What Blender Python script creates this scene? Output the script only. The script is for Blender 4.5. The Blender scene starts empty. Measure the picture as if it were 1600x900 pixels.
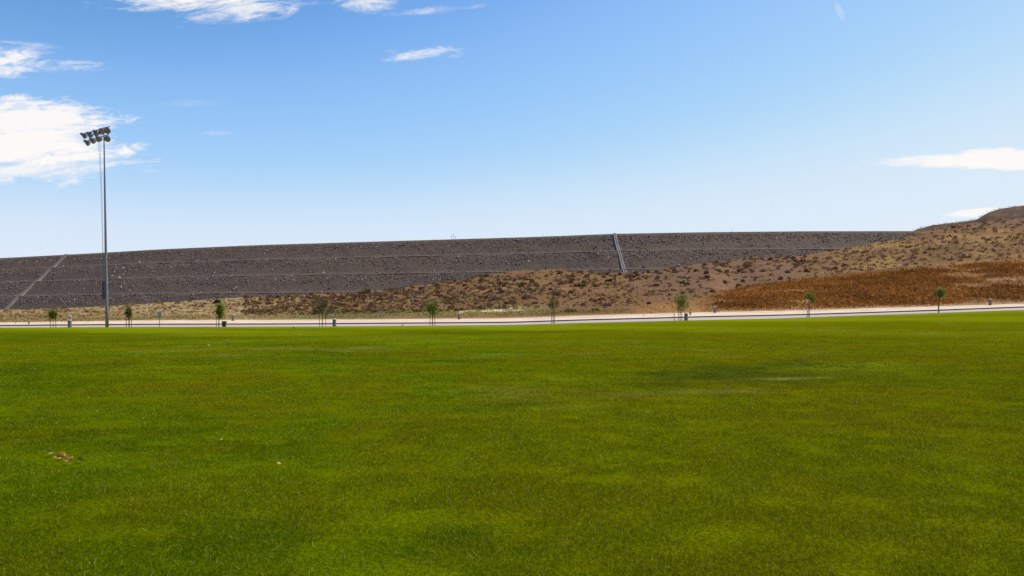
import bpy, bmesh, math, random
import numpy as np
from mathutils import Vector, Matrix
R = math.radians
rng = np.random.default_rng(7)
random.seed(7)
scn = bpy.context.scene
COL = scn.collection

# ------------------------------------------------------------------ camera, sky, sun, exposure
F, CX, HY, EYE = 1200.0, 800.0, 487.0, 1.7        # focal length in photo pixels, centre column, horizon row, eye height
cam = bpy.data.cameras.new('camera'); camo = bpy.data.objects.new('camera', cam); COL.objects.link(camo)
cam.sensor_width = 36.0; cam.lens = 36.0 * F / 1600.0
cam.shift_y = (450.0 - HY) / 1600.0 * -1.0
cam.clip_start = 0.1; cam.clip_end = 6000
camo.location = (0, 0, EYE); camo.rotation_euler = (R(90), 0, 0)
scn.camera = camo

SUN_EL, SUN_AZ = 54.0, 68.0                        # azimuth clockwise from the view direction (+Y)
scn.view_settings.view_transform = 'Standard'; scn.view_settings.look = 'None'
scn.view_settings.exposure = 0.5; scn.view_settings.gamma = 1.0
sun = bpy.data.lights.new('sun', 'SUN'); sun.energy = 3.6; sun.angle = R(0.53); sun.color = (1.0, 0.94, 0.84)
suno = bpy.data.objects.new('sun', sun); COL.objects.link(suno)
sd = Vector((math.sin(R(SUN_AZ)) * math.cos(R(SUN_EL)), math.cos(R(SUN_AZ)) * math.cos(R(SUN_EL)), math.sin(R(SUN_EL))))
suno.rotation_euler = sd.to_track_quat('Z', 'Y').to_euler(); suno.location = (60, 20, 80)

class NT:
    """small node-tree builder: every method returns an output socket"""
    def __init__(s, tree): s.t = tree; s.n = tree.nodes; s.l = tree.links
    def put(s, sock, v):
        if hasattr(v, 'is_linked') or isinstance(v, bpy.types.NodeSocket): s.l.new(v, sock)
        else: sock.default_value = v
    def math(s, op, a, b=0.0, c=0.0, clamp=False):
        n = s.n.new('ShaderNodeMath'); n.operation = op; n.use_clamp = clamp
        for i, v in enumerate((a, b, c)): s.put(n.inputs[i], v)
        return n.outputs[0]
    def ramp01(s, x, lo, hi):
        n = s.n.new('ShaderNodeMapRange'); n.interpolation_type = 'SMOOTHSTEP'
        s.put(n.inputs[0], x); s.put(n.inputs[1], lo); s.put(n.inputs[2], hi); n.inputs[3].default_value = 0; n.inputs[4].default_value = 1
        return n.outputs[0]
    def mix(s, f, a, b, mode='MIX'):
        n = s.n.new('ShaderNodeMix'); n.data_type = 'RGBA'; n.blend_type = mode
        s.put(n.inputs[0], f)
        for i, v in ((6, a), (7, b)):
            if isinstance(v, tuple) and len(v) == 3: v = v + (1,)
            s.put(n.inputs[i], v)
        return n.outputs[2]
    def noise(s, vec, scale, detail=4, rough=0.55, dist=0.0):
        n = s.n.new('ShaderNodeTexNoise'); n.inputs['Scale'].default_value = scale; n.inputs['Detail'].default_value = detail
        n.inputs['Roughness'].default_value = rough; n.inputs['Distortion'].default_value = dist
        if vec is not None: s.l.new(vec, n.inputs['Vector'])
        return n.outputs['Fac']
    def voronoi(s, vec, scale, out='Distance'):
        n = s.n.new('ShaderNodeTexVoronoi'); n.inputs['Scale'].default_value = scale
        if vec is not None: s.l.new(vec, n.inputs['Vector'])
        return n.outputs[out]
    def comb(s, x, y, z):
        n = s.n.new('ShaderNodeCombineXYZ')
        for i, v in enumerate((x, y, z)): s.put(n.inputs[i], v)
        return n.outputs[0]
    def sep(s, v):
        n = s.n.new('ShaderNodeSeparateXYZ'); s.l.new(v, n.inputs[0]); return n.outputs
    def vscale(s, v, k):
        n = s.n.new('ShaderNodeVectorMath'); n.operation = 'MULTIPLY'; s.l.new(v, n.inputs[0]); n.inputs[1].default_value = k
        return n.outputs[0]
    def pos(s): return s.n.new('ShaderNodeNewGeometry').outputs['Position']
    def attr(s, name, out='Color'):
        n = s.n.new('ShaderNodeAttribute'); n.attribute_name = name; return n.outputs[out]
    def bump(s, h, strength, dist):
        n = s.n.new('ShaderNodeBump'); n.inputs['Strength'].default_value = strength; n.inputs['Distance'].default_value = dist
        s.l.new(h, n.inputs['Height']); return n.outputs[0]

world = bpy.data.worlds.new('World'); scn.world = world; world.use_nodes = True
W = NT(world.node_tree); W.n.clear()
SKY_STRENGTH = 0.10
sky = W.n.new('ShaderNodeTexSky'); sky.sky_type = 'NISHITA'; sky.sun_disc = False
sky.sun_elevation = R(SUN_EL); sky.sun_rotation = R(SUN_AZ); sky.altitude = 400; sky.air_density = 1.0; sky.dust_density = 0.6; sky.ozone_density = 2.5
sc_ = W.n.new('ShaderNodeSeparateColor'); W.l.new(sky.outputs[0], sc_.inputs[0]); KX = SKY_STRENGTH * 2 ** scn.view_settings.exposure
graded = [W.math('MULTIPLY', W.math('POWER', W.math('MINIMUM', W.math('MULTIPLY', sc_.outputs[i], KX), 1.3), g_), a_ / KX) for i, (g_, a_) in enumerate(((1.45, 2.0), (0.86, 1.10), (0.40, 1.02)))]
sky_rgb = W.n.new('ShaderNodeCombineColor')
CURVES = (((0, 0), (.2, .145), (.24, .205), (.28, .265), (.38, .365), (.7, .66), (1, .72)),
          ((0, 0), (.40, .31), (.44, .365), (.46, .40), (.52, .51), (.62, .63), (.8, .79), (1, .84)),
          ((0, 0), (.8, .66), (.83, .75), (.87, .88), (.93, .945), (1, .945)))
for i in range(3):
    fc = W.n.new('ShaderNodeFloatCurve'); cm = fc.mapping.curves[0]
    cm.points[0].location = CURVES[i][0]; cm.points[1].location = CURVES[i][-1]
    for p_ in CURVES[i][1:-1]: cm.points.new(*p_)
    for p_ in cm.points: p_.handle_type = 'AUTO_CLAMPED'
    fc.mapping.update()
    W.l.new(W.math('MULTIPLY', graded[i], KX), fc.inputs['Value'])
    W.l.new(W.math('DIVIDE', fc.outputs[0], KX), sky_rgb.inputs[i])
dirv = W.n.new('ShaderNodeTexCoord').outputs['Generated']
dx, dy, dz = W.sep(dirv)
dyc = W.math('MAXIMUM', dy, 0.02)
cu = W.math('DIVIDE', dx, dyc); cv = W.math('DIVIDE', dz, dyc)         # a flat cloud deck's own coordinates in the northern half of the sky
streak = W.noise(W.comb(W.math('MULTIPLY', cu, 5.0), W.math('MULTIPLY_ADD', cu, -2.2, W.math('MULTIPLY', cv, 26.0)), 0.0), 1.0, 8, 0.68, 1.2)
fine = W.noise(W.comb(W.math('MULTIPLY', cu, 22.0), W.math('MULTIPLY_ADD', cu, -6.0, W.math('MULTIPLY', cv, 70.0)), 3.1), 1.0, 7, 0.7, 0.9)
nz = W.math('ADD', W.math('MULTIPLY', streak, 0.58), W.math('MULTIPLY', fine, 0.42))
dens = None
def cloud(px, py, a, b, pw=2.0, gain=3.0, soft=1.6, top=1.0, slope=0.0):
    global dens
    du = W.math('ADD', cu, -(px - CX) / F); dv0 = W.math('ADD', cv, -(HY - py) / F)
    dv = W.math('MULTIPLY_ADD', du, -slope, dv0)
    q = W.math('ADD', W.math('POWER', W.math('ABSOLUTE', W.math('DIVIDE', du, a / F)), pw),
               W.math('POWER', W.math('ABSOLUTE', W.math('DIVIDE', dv, b / F)), 2.0))
    m = W.math('SUBTRACT', 1.0, q)
    m = W.math('MAXIMUM', m, -3.0)
    d = W.math('MULTIPLY', W.math('MULTIPLY_ADD', W.math('SUBTRACT', nz, 0.5), soft * 5.6, W.math('MULTIPLY_ADD', m, 0.9, 0.06)), gain * 0.42, clamp=True)
    d = W.math('MULTIPLY', W.ramp01(d, 0.0, 1.0), top)
    dens = d if dens is None else W.math('MAXIMUM', dens, d)
#      px    py   a    b
cloud(  25, 188, 185, 42, 2.0, 3.2, 0.8, 0.95)
cloud(  20, 228, 185, 36, 2.0, 3.6, 0.7, 1.0)
cloud(  40, 262, 180, 27, 2.0, 1.4, 1.6, 0.85)
cloud(   8,  97,  85, 28, 2.0, 1.8, 1.2, 0.95)
cloud( 110, 104,  90, 12, 2.0, 1.2, 1.6, 0.8)
cloud(  35,  72,  60,  9, 2.0, 1.2, 1.6, 0.5)
cloud( 320,  -2, 165, 22, 2.0, 2.0, 1.0, 0.97)
cloud( 385,  12, 115, 22, 2.0, 1.5, 1.4, 0.8, 0.08)
cloud( 572,   4,  55, 18, 2.0, 1.4, 1.4, 0.85)
cloud( 690,  14,  95,  8, 2.0, 0.9, 1.6, 0.6, 0.08)
cloud( 650,  86,  95, 14, 1.6, 1.3, 1.4, 0.8, 0.09)
cloud( 300, 161,  80,  6, 2.0, 0.6, 1.8, 0.3)
cloud( 340, 208,  28,  5, 2.0, 0.8, 1.6, 0.4)
cloud(1600, 250, 255, 17, 1.2, 5.0, 0.38, 1.0, 0.010)
cloud(1540, 241,  75, 12, 1.5, 3.4, 0.7, 0.95, 0.05)
cloud(1535, 332,  70,  8, 1.2, 4.0, 0.2, 0.9, 0.06)
cloud(1312,  18,  10, 13, 2.0, 1.6, 0.5, 0.30, -1.2)
cloud(1285, 356,  40,  3, 1.5, 0.8, 0.4, 0.35)
skycol = W.mix(dens, sky_rgb.outputs[0], (7.0, 6.75, 6.65))
bg = W.n.new('ShaderNodeBackground'); bg.inputs['Strength'].default_value = SKY_STRENGTH
W.l.new(skycol, bg.inputs['Color'])
wo = W.n.new('ShaderNodeOutputWorld'); W.l.new(bg.outputs[0], wo.inputs['Surface'])

# ------------------------------------------------------------------ helpers
def lin(r, g, b, k=1.0):
    f = lambda c: ((c / 255 + 0.055) / 1.055) ** 2.4 if c > 10 else c / 255 / 12.92
    return (f(r) * k, f(g) * k, f(b) * k)

def mat(name, color=None, rough=0.8, build=None, spec=0.3, metallic=0.0):
    m = bpy.data.materials.new(name); m.use_nodes = True
    t = NT(m.node_tree); b = m.node_tree.nodes['Principled BSDF']
    b.inputs['Roughness'].default_value = rough; b.inputs['Specular IOR Level'].default_value = spec; b.inputs['Metallic'].default_value = metallic
    if build: build(t, b)
    else:
        c = t.mix(t.ramp01(t.noise(t.pos(), 6.0, 5), 0.3, 0.7), tuple(x * 0.8 for x in color), tuple(min(1, x * 1.15) for x in color))
        t.l.new(c, b.inputs['Base Color'])
    return m

def mesh_np(name, verts, faces, material, smooth=False, attrs=None):
    """verts (n,3); faces (m,k) with constant k; attrs: {name: (n,3) colour per vertex}"""
    me = bpy.data.meshes.new(name); verts = np.asarray(verts, np.float32); faces = np.asarray(faces, np.int32)
    m, k = faces.shape
    me.vertices.add(len(verts)); me.vertices.foreach_set('co', verts.ravel())
    me.loops.add(m * k); me.loops.foreach_set('vertex_index', faces.ravel())
    me.polygons.add(m); me.polygons.foreach_set('loop_start', np.arange(0, m * k, k, dtype=np.int32))
    me.update(calc_edges=True)
    if smooth: me.polygons.foreach_set('use_smooth', np.ones(m, bool))
    for an, av in (attrs or {}).items():
        a = me.color_attributes.new(an, 'FLOAT_COLOR', 'POINT')
        c = np.ones((len(verts), 4), np.float32); c[:, :3] = av; a.data.foreach_set('color', c.ravel())
    me.materials.append(material)
    return me

def link(name, me, parent=None, loc=None, rz=None):
    o = bpy.data.objects.new(name, me); COL.objects.link(o)
    if parent is not None: o.parent = parent
    if loc is not None: o.location = loc
    if rz is not None: o.rotation_euler = (0, 0, rz)
    return o
def tag(o, label=None, cat=None, group=None, kind=None):
    if label: o['label'] = label
    if cat: o['category'] = cat
    if group: o['group'] = group
    if kind: o['kind'] = kind
    return o
def thing(name, loc, label, cat, group=None, rz=0.0):
    o = bpy.data.objects.new(name, None); COL.objects.link(o); o.location = loc; o.rotation_euler = (0, 0, rz); o.empty_display_size = 0.3
    return tag(o, label, cat, group)
def copy_tree(o, parent=None):
    c = o.copy(); COL.objects.link(c)
    if parent is not None: c.parent = parent
    for ch in list(o.children): copy_tree(ch, c)
    return c

def bm_obj(name, bm, material, parent=None, smooth=False):
    me = bpy.data.meshes.new(name); bm.normal_update(); bm.to_mesh(me); bm.free(); me.materials.append(material)
    if smooth: me.polygons.foreach_set('use_smooth', [True] * len(me.polygons))
    return link(name, me, parent)
def add_tube(bm, pts, rads, n=8, cap=True):
    pts = [Vector(p) for p in pts]; rings = []
    for i, p in enumerate(pts):
        d = (pts[min(i + 1, len(pts) - 1)] - pts[max(i - 1, 0)]).normalized()
        a = d.cross(Vector((0.31, 0.9, 0.2))).normalized() if abs(d.z) > 0.3 else d.cross(Vector((0, 0, 1))).normalized()
        b = d.cross(a); r = rads[i] if isinstance(rads, (list, tuple)) else rads
        rings.append([bm.verts.new(p + (a * math.cos(t) + b * math.sin(t)) * r) for t in [2 * math.pi * k / n for k in range(n)]])
    for r0, r1 in zip(rings, rings[1:]):
        for k in range(n): bm.faces.new((r0[k], r0[(k + 1) % n], r1[(k + 1) % n], r1[k]))
    if cap:
        bm.faces.new(rings[0][::-1]); bm.faces.new(rings[-1])
    bmesh.ops.recalc_face_normals(bm, faces=bm.faces[:])
def add_box(bm, c, s, rot=None, bevel=0.0):
    r = bmesh.ops.create_cube(bm, size=1.0); vs = r['verts']
    M = Matrix.Translation(Vector(c)) @ (rot.to_4x4() if rot else Matrix.Identity(4)) @ Matrix.Diagonal((s[0], s[1], s[2], 1))
    bmesh.ops.transform(bm, matrix=M, verts=vs)
    if bevel: bmesh.ops.bevel(bm, geom=list({e for v in vs for e in v.link_edges}), offset=bevel, segments=2, affect='EDGES')
def add_lathe(bm, prof, n=16, M=None):
    M = M or Matrix.Identity(4)
    rings = [[bm.verts.new(M @ Vector((r * math.cos(2 * math.pi * k / n), r * math.sin(2 * math.pi * k / n), z))) for k in range(n)] for r, z in prof]
    for r0, r1 in zip(rings, rings[1:]):
        for k in range(n): bm.faces.new((r0[k], r0[(k + 1) % n], r1[(k + 1) % n], r1[k]))
    bm.faces.new(rings[0][::-1]); bm.faces.new(rings[-1])
    bmesh.ops.recalc_face_normals(bm, faces=bm.faces[:])

def _hash(ix, iy, s):
    h = (ix.astype(np.int64) * 374761393 + iy.astype(np.int64) * 668265263 + s * 1442695041) & 0x7fffffff
    h = ((h ^ (h >> 13)) * 1274126177) & 0x7fffffff
    return ((h ^ (h >> 16)) & 0xffff) / 65535.0
def vnoise(x, y, s=0):
    ix, iy = np.floor(x), np.floor(y); fx, fy = x - ix, y - iy
    fx = fx * fx * (3 - 2 * fx); fy = fy * fy * (3 - 2 * fy)
    a, b, c, d = _hash(ix, iy, s), _hash(ix + 1, iy, s), _hash(ix, iy + 1, s), _hash(ix + 1, iy + 1, s)
    return (a * (1 - fx) + b * fx) * (1 - fy) + (c * (1 - fx) + d * fx) * fy
def fbm(x, y, s=0, o=4):
    t = 0.0; a = 0.5
    for k in range(o): t = t + a * vnoise(x * 2 ** k, y * 2 ** k, s + k); a *= 0.5
    return t / (1 - 0.5 ** o)
def sst(x, a, b):
    t = np.clip((np.asarray(x, float) - a) / (b - a), 0, 1); return t * t * (3 - 2 * t)
def prof(pts, sm=0):
    px = np.arange(-700, 2301, 1.0); xs, ys = zip(*pts); v = np.interp(px, xs, ys)
    if sm: v = np.convolve(np.pad(v, sm * 2, mode='edge'), np.hanning(4 * sm + 1) / np.hanning(4 * sm + 1).sum(), 'valid')
    return lambda p: np.interp(p, px, v)
def zat(py, d): return EYE + (HY - py) * d / F

# ------------------------------------------------------------------ profile of the land (heights along the lawn's edge, the kerb, the ridges)
E = prof([(-700, 516), (0, 512.2), (240, 511), (480, 510.5), (640, 509.3), (800, 508), (900, 504.8), (1000, 502.6), (1100, 500.3), (1220, 497.8), (1350, 493), (1480, 488.8), (1600, 484.6), (2300, 470)], 25)
K = prof([(-700, 511), (0, 509.6), (240, 507.6), (440, 507.2), (640, 505.8), (800, 504.6), (900, 501.2), (1000, 498.6), (1100, 495.8), (1220, 493.4), (1350, 489.6), (1480, 485.2), (1600, 480.6), (2300, 465)], 25)
S = prof([(-700, 505), (0, 504.2), (240, 500.6), (440, 500), (640, 498.6), (800, 497.4), (900, 493.6), (1000, 490.6), (1100, 487.8), (1220, 485.6), (1350, 481.8), (1480, 478), (1600, 474.2), (2300, 460)], 25)
M = prof([(-700, 488), (0, 484), (100, 482), (200, 476.5), (300, 469.5), (360, 465.5), (440, 463), (500, 460), (560, 458), (640, 449), (700, 440), (760, 430), (830, 423), (860, 420.5), (900, 424), (960, 426.5), (1000, 426.5), (1050, 419), (1100, 411), (1150, 405), (1200, 403), (1260, 400), (1320, 388), (1400, 374.5), (1430, 367), (1460, 357.5), (1500, 350.5), (1530, 346.5), (1560, 343), (1600, 340), (1800, 335), (2300, 360)], 8)
DM = prof([(-700, 560), (0, 520), (400, 420), (640, 340), (860, 280), (1000, 300), (1200, 330), (1400, 360), (1530, 380), (2300, 420)], 40)
RH = prof([(-700, 480), (1080, 470), (1132, 456), (1160, 450), (1200, 442), (1260, 435.5), (1320, 430), (1360, 426), (1420, 420), (1500, 415), (1550, 408.5), (1600, 404), (1800, 395), (2300, 400)], 10)

LAWN_D, KERB_D, VERGE_D, RED_D = 89.0, 106.0, 120.0, 190.0
colpx = np.concatenate([np.arange(-700, -60, 20.0), np.arange(-60, 1660, 5.0), np.arange(1660, 2301, 20.0)])
rowd = np.concatenate([np.linspace(VERGE_D, 200, 75), np.geomspace(201.5, 700, 120)])
PXG, DG = np.meshgrid(colpx, rowd)
zS, zM, dM = zat(S(PXG), VERGE_D), zat(M(PXG), DM(PXG)), DM(PXG)
t = np.clip((DG - VERGE_D) / (dM - VERGE_D), 0, 1)
zl = zS + (zM - zS) * t ** 1.08
def z_lin_at(d): return zS + (zM - zS) * np.clip((d - VERGE_D) / (dM - VERGE_D), 0, 1) ** 1.08
wred = sst(PXG, 1095, 1150)
zR = zat(RH(PXG), RED_D)
n1 = z_lin_at(RED_D) * (1 - wred) + zR * wred
n2 = z_lin_at(232.0) * (1 - wred) + (zR + 0.3) * wred
tr = (DG - VERGE_D) / (RED_D - VERGE_D)
red_rise = zS + (n1 - zS) * (np.clip(tr, 0, 1) ** 0.9)
zz = np.where(DG < RED_D, red_rise, np.where(DG < 232, n1 + (n2 - n1) * (DG - RED_D) / 42.0, n2 + (zM - n2) * np.clip((DG - 232) / (dM - 232), 0, 1)))
zz = zl * (1 - wred) + zz * wred
back = np.clip((DG - dM) / 60.0, 0, None)
zz = zz - np.where(zM > 6, np.minimum(back * 2.5, 9), back * 0.2)
WX, WY = (PXG - CX) * DG / F, DG
bump = (fbm(WX / 14, WY / 14, 3) - 0.5) * 1.5 + (fbm(WX / 4.0, WY / 4.0, 9) - 0.5) * 0.55
amp = sst(DG, VERGE_D, 150) * (0.35 + 0.65 * sst(DG, 150, 300)) * (0.25 + 0.75 * sst(PXG, 150, 500))
zz = zz + bump * amp + (fbm(WX / 34, WY / 55, 13) - 0.5) * 7.0 * np.sin(np.pi * np.clip((DG - VERGE_D) / (dM - VERGE_D), 0, 1)) ** 1.5 * sst(DG, 200, 260) * sst(PXG, 450, 800)
ZG = zz
def terr(px, d):
    """height of the dry land at a column and a depth"""
    px = np.asarray(px, float); d = np.asarray(d, float)
    i = np.clip(np.searchsorted(colpx, px) - 1, 0, len(colpx) - 2); j = np.clip(np.searchsorted(rowd, d) - 1, 0, len(rowd) - 2)
    a = np.clip((px - colpx[i]) / (colpx[i + 1] - colpx[i]), 0, 1); b = np.clip((d - rowd[j]) / (rowd[j + 1] - rowd[j]), 0, 1)
    return (ZG[j, i] * (1 - a) + ZG[j, i + 1] * a) * (1 - b) + (ZG[j + 1, i] * (1 - a) + ZG[j + 1, i + 1] * a) * b
PYG = HY - (ZG - EYE) * F / DG                       # row each grid point falls on
VIS = np.minimum.accumulate(PYG, axis=0)
def ground_at(px, py):
    """first point of the dry land met by the sight line through a column and row"""
    i = int(np.clip(np.searchsorted(colpx, px), 1, len(colpx) - 1)); col = VIS[:, i]
    j = int(np.argmax(col <= py)) if (col <= py).any() else -1
    if j <= 0: return None
    d0, d1, p0, p1 = rowd[j - 1], rowd[j], col[j - 1], col[j]
    d = d0 + (d1 - d0) * (0 if p0 == p1 else (p0 - py) / (p0 - p1))
    return ((px - CX) * d / F, d, float(terr(px, d)))
def at(px, d): return (px - CX) * d / F
def lawn_z(X, Y):
    px = CX + X * F / LAWN_D
    e = zat(E(px), LAWN_D)
    base = e * sst(Y, 8, LAWN_D + 6) / sst(LAWN_D, 8, LAWN_D + 6)
    sw = -0.10 * np.exp(-(((X - 5.2) / 5.0) ** 2 + ((Y - 19.5) / 2.6) ** 2))
    und = (fbm(X / 9, Y / 9, 21) - 0.5) * 0.10 * sst(Y, 3, 12) * (1 - sst(Y, 60, 85))
    return base + sw + und

# ------------------------------------------------------------------ materials
ILL = 1 / 1.12
def m_soil(t, b):
    c = t.attr('soil'); p = t.pos()
    n1 = t.noise(p, 0.35, 6, 0.65); n2 = t.noise(p, 2.2, 5, 0.7)
    k = t.math('ADD', t.math('MULTIPLY', t.ramp01(n1, 0.25, 0.75), 0.5), t.math('MULTIPLY', t.ramp01(n2, 0.25, 0.75), 0.5))
    c = t.mix(k, t.mix(1.0, c, (0.62, 0.60, 0.58), 'MULTIPLY'), t.mix(1.0, c, (1.34, 1.32, 1.28), 'MULTIPLY'))
    t.l.new(c, b.inputs['Base Color']); t.l.new(t.bump(n2, 0.8, 0.25), b.inputs['Normal'])
M_SOIL = mat('dry_soil', rough=0.95, build=m_soil, spec=0.1)

G_DARK, G_MID, G_LITE, G_DRY = (0.054, 0.090, 0.0006), (0.090, 0.132, 0.0008), (0.148, 0.176, 0.001), (0.23, 0.205, 0.05)
def grass_colour(t):
    p = t.pos()
    ps = t.vscale(p, (0.55, 1.0, 1.0))
    a = t.noise(ps, 0.09, 4, 0.5, 0.6); bn = t.noise(ps, 0.75, 4, 0.6); cn = t.noise(p, 5.0, 5, 0.65)
    x = t.math('ADD', t.math('MULTIPLY', t.ramp01(a, 0.32, 0.68), 0.45), t.math('ADD', t.math('MULTIPLY', t.ramp01(bn, 0.3, 0.7), 0.3), t.math('MULTIPLY', t.ramp01(cn, 0.3, 0.7), 0.25)))
    c = t.mix(t.ramp01(x, 0.15, 0.55), G_DARK, G_MID); c = t.mix(t.ramp01(x, 0.5, 0.95), c, G_LITE)
    olive = t.noise(t.vscale(p, (0.8, 0.6, 1.0)), 0.30, 6, 0.68, 0.6)
    side = t.math('MULTIPLY', t.ramp01(t.math('ADD', t.sep(p)[0], t.math('MULTIPLY', t.math('SUBTRACT', a, 0.5), 14.0)), -2.0, 4.0), 0.45)
    c = t.mix(side, c, (0.118, 0.112, 0.0008))
    c = t.mix(t.math('MULTIPLY', t.ramp01(olive, 0.38, 0.66), 0.70), c, (0.126, 0.112, 0.001))
    return c, cn
def m_lawn(t, b):
    c, cn = grass_colour(t); p = t.pos()
    f2 = t.noise(p, 22.0, 4, 0.7)
    c = t.mix(t.ramp01(f2, 0.3, 0.7), t.mix(1.0, c, (0.6, 0.6, 0.6), 'MULTIPLY'), t.mix(1.0, c, (1.35, 1.3, 1.3), 'MULTIPLY'))
    w = t.sep(t.attr('wear'))
    c = t.mix(w[0], c, G_DRY); c = t.mix(w[1], c, (0.046, 0.062, 0.004)); c = t.mix(w[2], c, (0.165, 0.195, 0.004))
    t.l.new(c, b.inputs['Base Color']); t.l.new(t.bump(t.math('ADD', cn, f2), 0.9, 0.05), b.inputs['Normal'])
M_LAWN = mat('lawn_turf', rough=0.9, build=m_lawn, spec=0.0)
def leafy(name, colour_fn, trans=0.35, rough=0.6, spec=0.15):
    m = bpy.data.materials.new(name); m.use_nodes = True; t = NT(m.node_tree)
    b = m.node_tree.nodes['Principled BSDF']; b.inputs['Roughness'].default_value = rough; b.inputs['Specular IOR Level'].default_value = spec
    c = colour_fn(t); t.l.new(c, b.inputs['Base Color'])
    tr = t.n.new('ShaderNodeBsdfTranslucent'); t.l.new(c, tr.inputs['Color'])
    mx = t.n.new('ShaderNodeMixShader'); mx.inputs[0].default_value = trans
    t.l.new(b.outputs[0], mx.inputs[1]); t.l.new(tr.outputs[0], mx.inputs[2])
    t.l.new(mx.outputs[0], m.node_tree.nodes['Material Output'].inputs['Surface'])
    return m
def blade_col(t):
    c, cn = grass_colour(t)
    c = t.mix(1.0, c, (1.25, 1.2, 1.2), 'MULTIPLY')
    w = t.sep(t.attr('wear'))
    c = t.mix(w[0], c, G_DRY); c = t.mix(w[1], c, (0.050, 0.066, 0.004))
    return t.mix(1.0, c, t.attr('tint'), 'MULTIPLY')
M_BLADE = leafy('grass_blade', blade_col, 0.32, 0.6, 0.02)
M_TINTLEAF = leafy('foliage', lambda t: t.attr('tint'), 0.35)
M_TWIG = leafy('dry_shrub', lambda t: t.attr('tint'), 0.38, 0.9, 0.0)

def m_rock(t, b):
    p = t.pos(); v = t.voronoi(p, 0.8, 'Color'); n = t.noise(t.vscale(p, (0.35, 1, 1.6)), 0.07, 6, 0.65); n2 = t.noise(p, 3.0, 4, 0.7)
    g = t.sep(v)[0]
    c = t.mix(g, (0.090, 0.061, 0.047), (0.156, 0.109, 0.083))
    c = t.mix(t.math('MULTIPLY', t.ramp01(n, 0.36, 0.62), 0.65), c, (0.142, 0.098, 0.066))
    c = t.mix(t.ramp01(n2, 0.35, 0.7), t.mix(1.0, c, (0.7, 0.7, 0.7), 'MULTIPLY'), c)
    t.l.new(c, b.inputs['Base Color']); t.l.new(t.bump(t.voronoi(p, 0.8), 0.7, 0.3), b.inputs['Normal'])
M_ROCK = mat('riprap_face', rough=0.95, build=m_rock, spec=0.1)
M_BOULDER = mat('boulder', rough=0.9, spec=0.15, build=lambda t, b: t.l.new(t.attr('tint'), b.inputs['Base Color']))
M_TRACK = mat('track_gravel', (0.128, 0.092, 0.070), 0.95)
M_CHUTE = mat('weathered_concrete', (0.20, 0.158, 0.13), 0.95)
M_CONC = mat('concrete', (0.40, 0.37, 0.34), 0.85)
def m_road(t, b):
    p = t.pos(); c = t.mix(t.ramp01(t.noise(t.vscale(p, (0.15, 1, 1)), 0.5, 5, 0.6), 0.3, 0.7), (0.37, 0.305, 0.25), (0.47, 0.39, 0.325))
    t.l.new(c, b.inputs['Base Color'])
M_ROAD = mat('pale_asphalt', rough=0.95, build=m_road, spec=0.05)
def m_kerb(t, b):
    c = t.mix(t.ramp01(t.noise(t.pos(), 0.8, 4), 0.3, 0.7), (0.105, 0.075, 0.068), (0.15, 0.11, 0.098)); t.l.new(c, b.inputs['Base Color'])
M_KERB = mat('kerb_concrete_shaded', rough=0.95, build=m_kerb, spec=0.05)  # base colour darkened to stand in for shade on the kerb face
def m_walk(t, b):
    p = t.pos(); br = t.n.new('ShaderNodeTexBrick'); br.inputs['Scale'].default_value = 1.0; br.offset = 0.0
    br.inputs['Brick Width'].default_value = 1.5; br.inputs['Row Height'].default_value = 6.0; br.inputs['Mortar Size'].default_value = 0.02
    br.inputs['Color1'].default_value = (0.64, 0.50, 0.395, 1); br.inputs['Color2'].default_value = (0.58, 0.46, 0.37, 1); br.inputs['Mortar'].default_value = (0.3, 0.25, 0.21, 1)
    t.l.new(p, br.inputs['Vector'])
    c = t.mix(t.ramp01(t.noise(p, 0.7, 5, 0.6), 0.35, 0.75), br.outputs[0], (0.68, 0.54, 0.43)); t.l.new(c, b.inputs['Base Color'])
M_WALK = mat('pale_sidewalk', rough=0.95, build=m_walk, spec=0.05)
def m_dirt(t, b):
    p = t.pos(); n = t.noise(t.vscale(p, (0.25, 1.2, 1)), 0.8, 6, 0.65, 0.3)
    c = t.mix(t.ramp01(n, 0.34, 0.6), (0.40, 0.275, 0.17), (0.68, 0.52, 0.36)); t.l.new(c, b.inputs['Base Color'])
    t.l.new(t.bump(t.noise(p, 2.5, 4), 0.6, 0.1), b.inputs['Normal'])
M_DIRT = mat('pale_dirt', rough=0.95, build=m_dirt, spec=0.1)
M_STEEL = mat('galvanised_steel', (0.20, 0.19, 0.215), 0.55, metallic=0.25)
M_LAMP = mat('floodlight_shell', (0.15, 0.12, 0.14), 0.5)
M_LENS = mat('floodlight_lens', (0.22, 0.20, 0.18), 0.3)
M_CAB = mat('cabinet_paint', (0.075, 0.07, 0.09), 0.6)
M_BARK = mat('young_bark', (0.11, 0.08, 0.05), 0.9)
M_STAKE = mat('stake_wood', (0.16, 0.11, 0.07), 0.9)
M_STONE = mat('bollard_stone', (0.21, 0.165, 0.145), 0.95, spec=0.05)
M_CAP = mat('bollard_cap', (0.42, 0.37, 0.33), 0.85)
M_BIN = mat('bin_plastic', (0.045, 0.032, 0.034), 0.6)
M_SIGN = mat('sign_back', (0.30, 0.30, 0.34), 0.5, metallic=0.2)
M_HYD = mat('hydrant_paint', (0.30, 0.22, 0.06), 0.6)
M_DARKPOST = mat('dark_post', (0.035, 0.022, 0.024), 0.8)
M_WHITE = mat('white_marker', (0.72, 0.70, 0.66), 0.7)
M_DEADLEAF = leafy('dead_leaf', lambda t: t.mix(t.ramp01(t.noise(t.pos(), 30.0, 4), 0.3, 0.7), (0.24, 0.085, 0.010), (0.72, 0.44, 0.10)), 0.38, 0.7, 0.0)
M_PALELEAF = mat('pale_dead_leaf', (0.34, 0.23, 0.07), 0.6)
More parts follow.
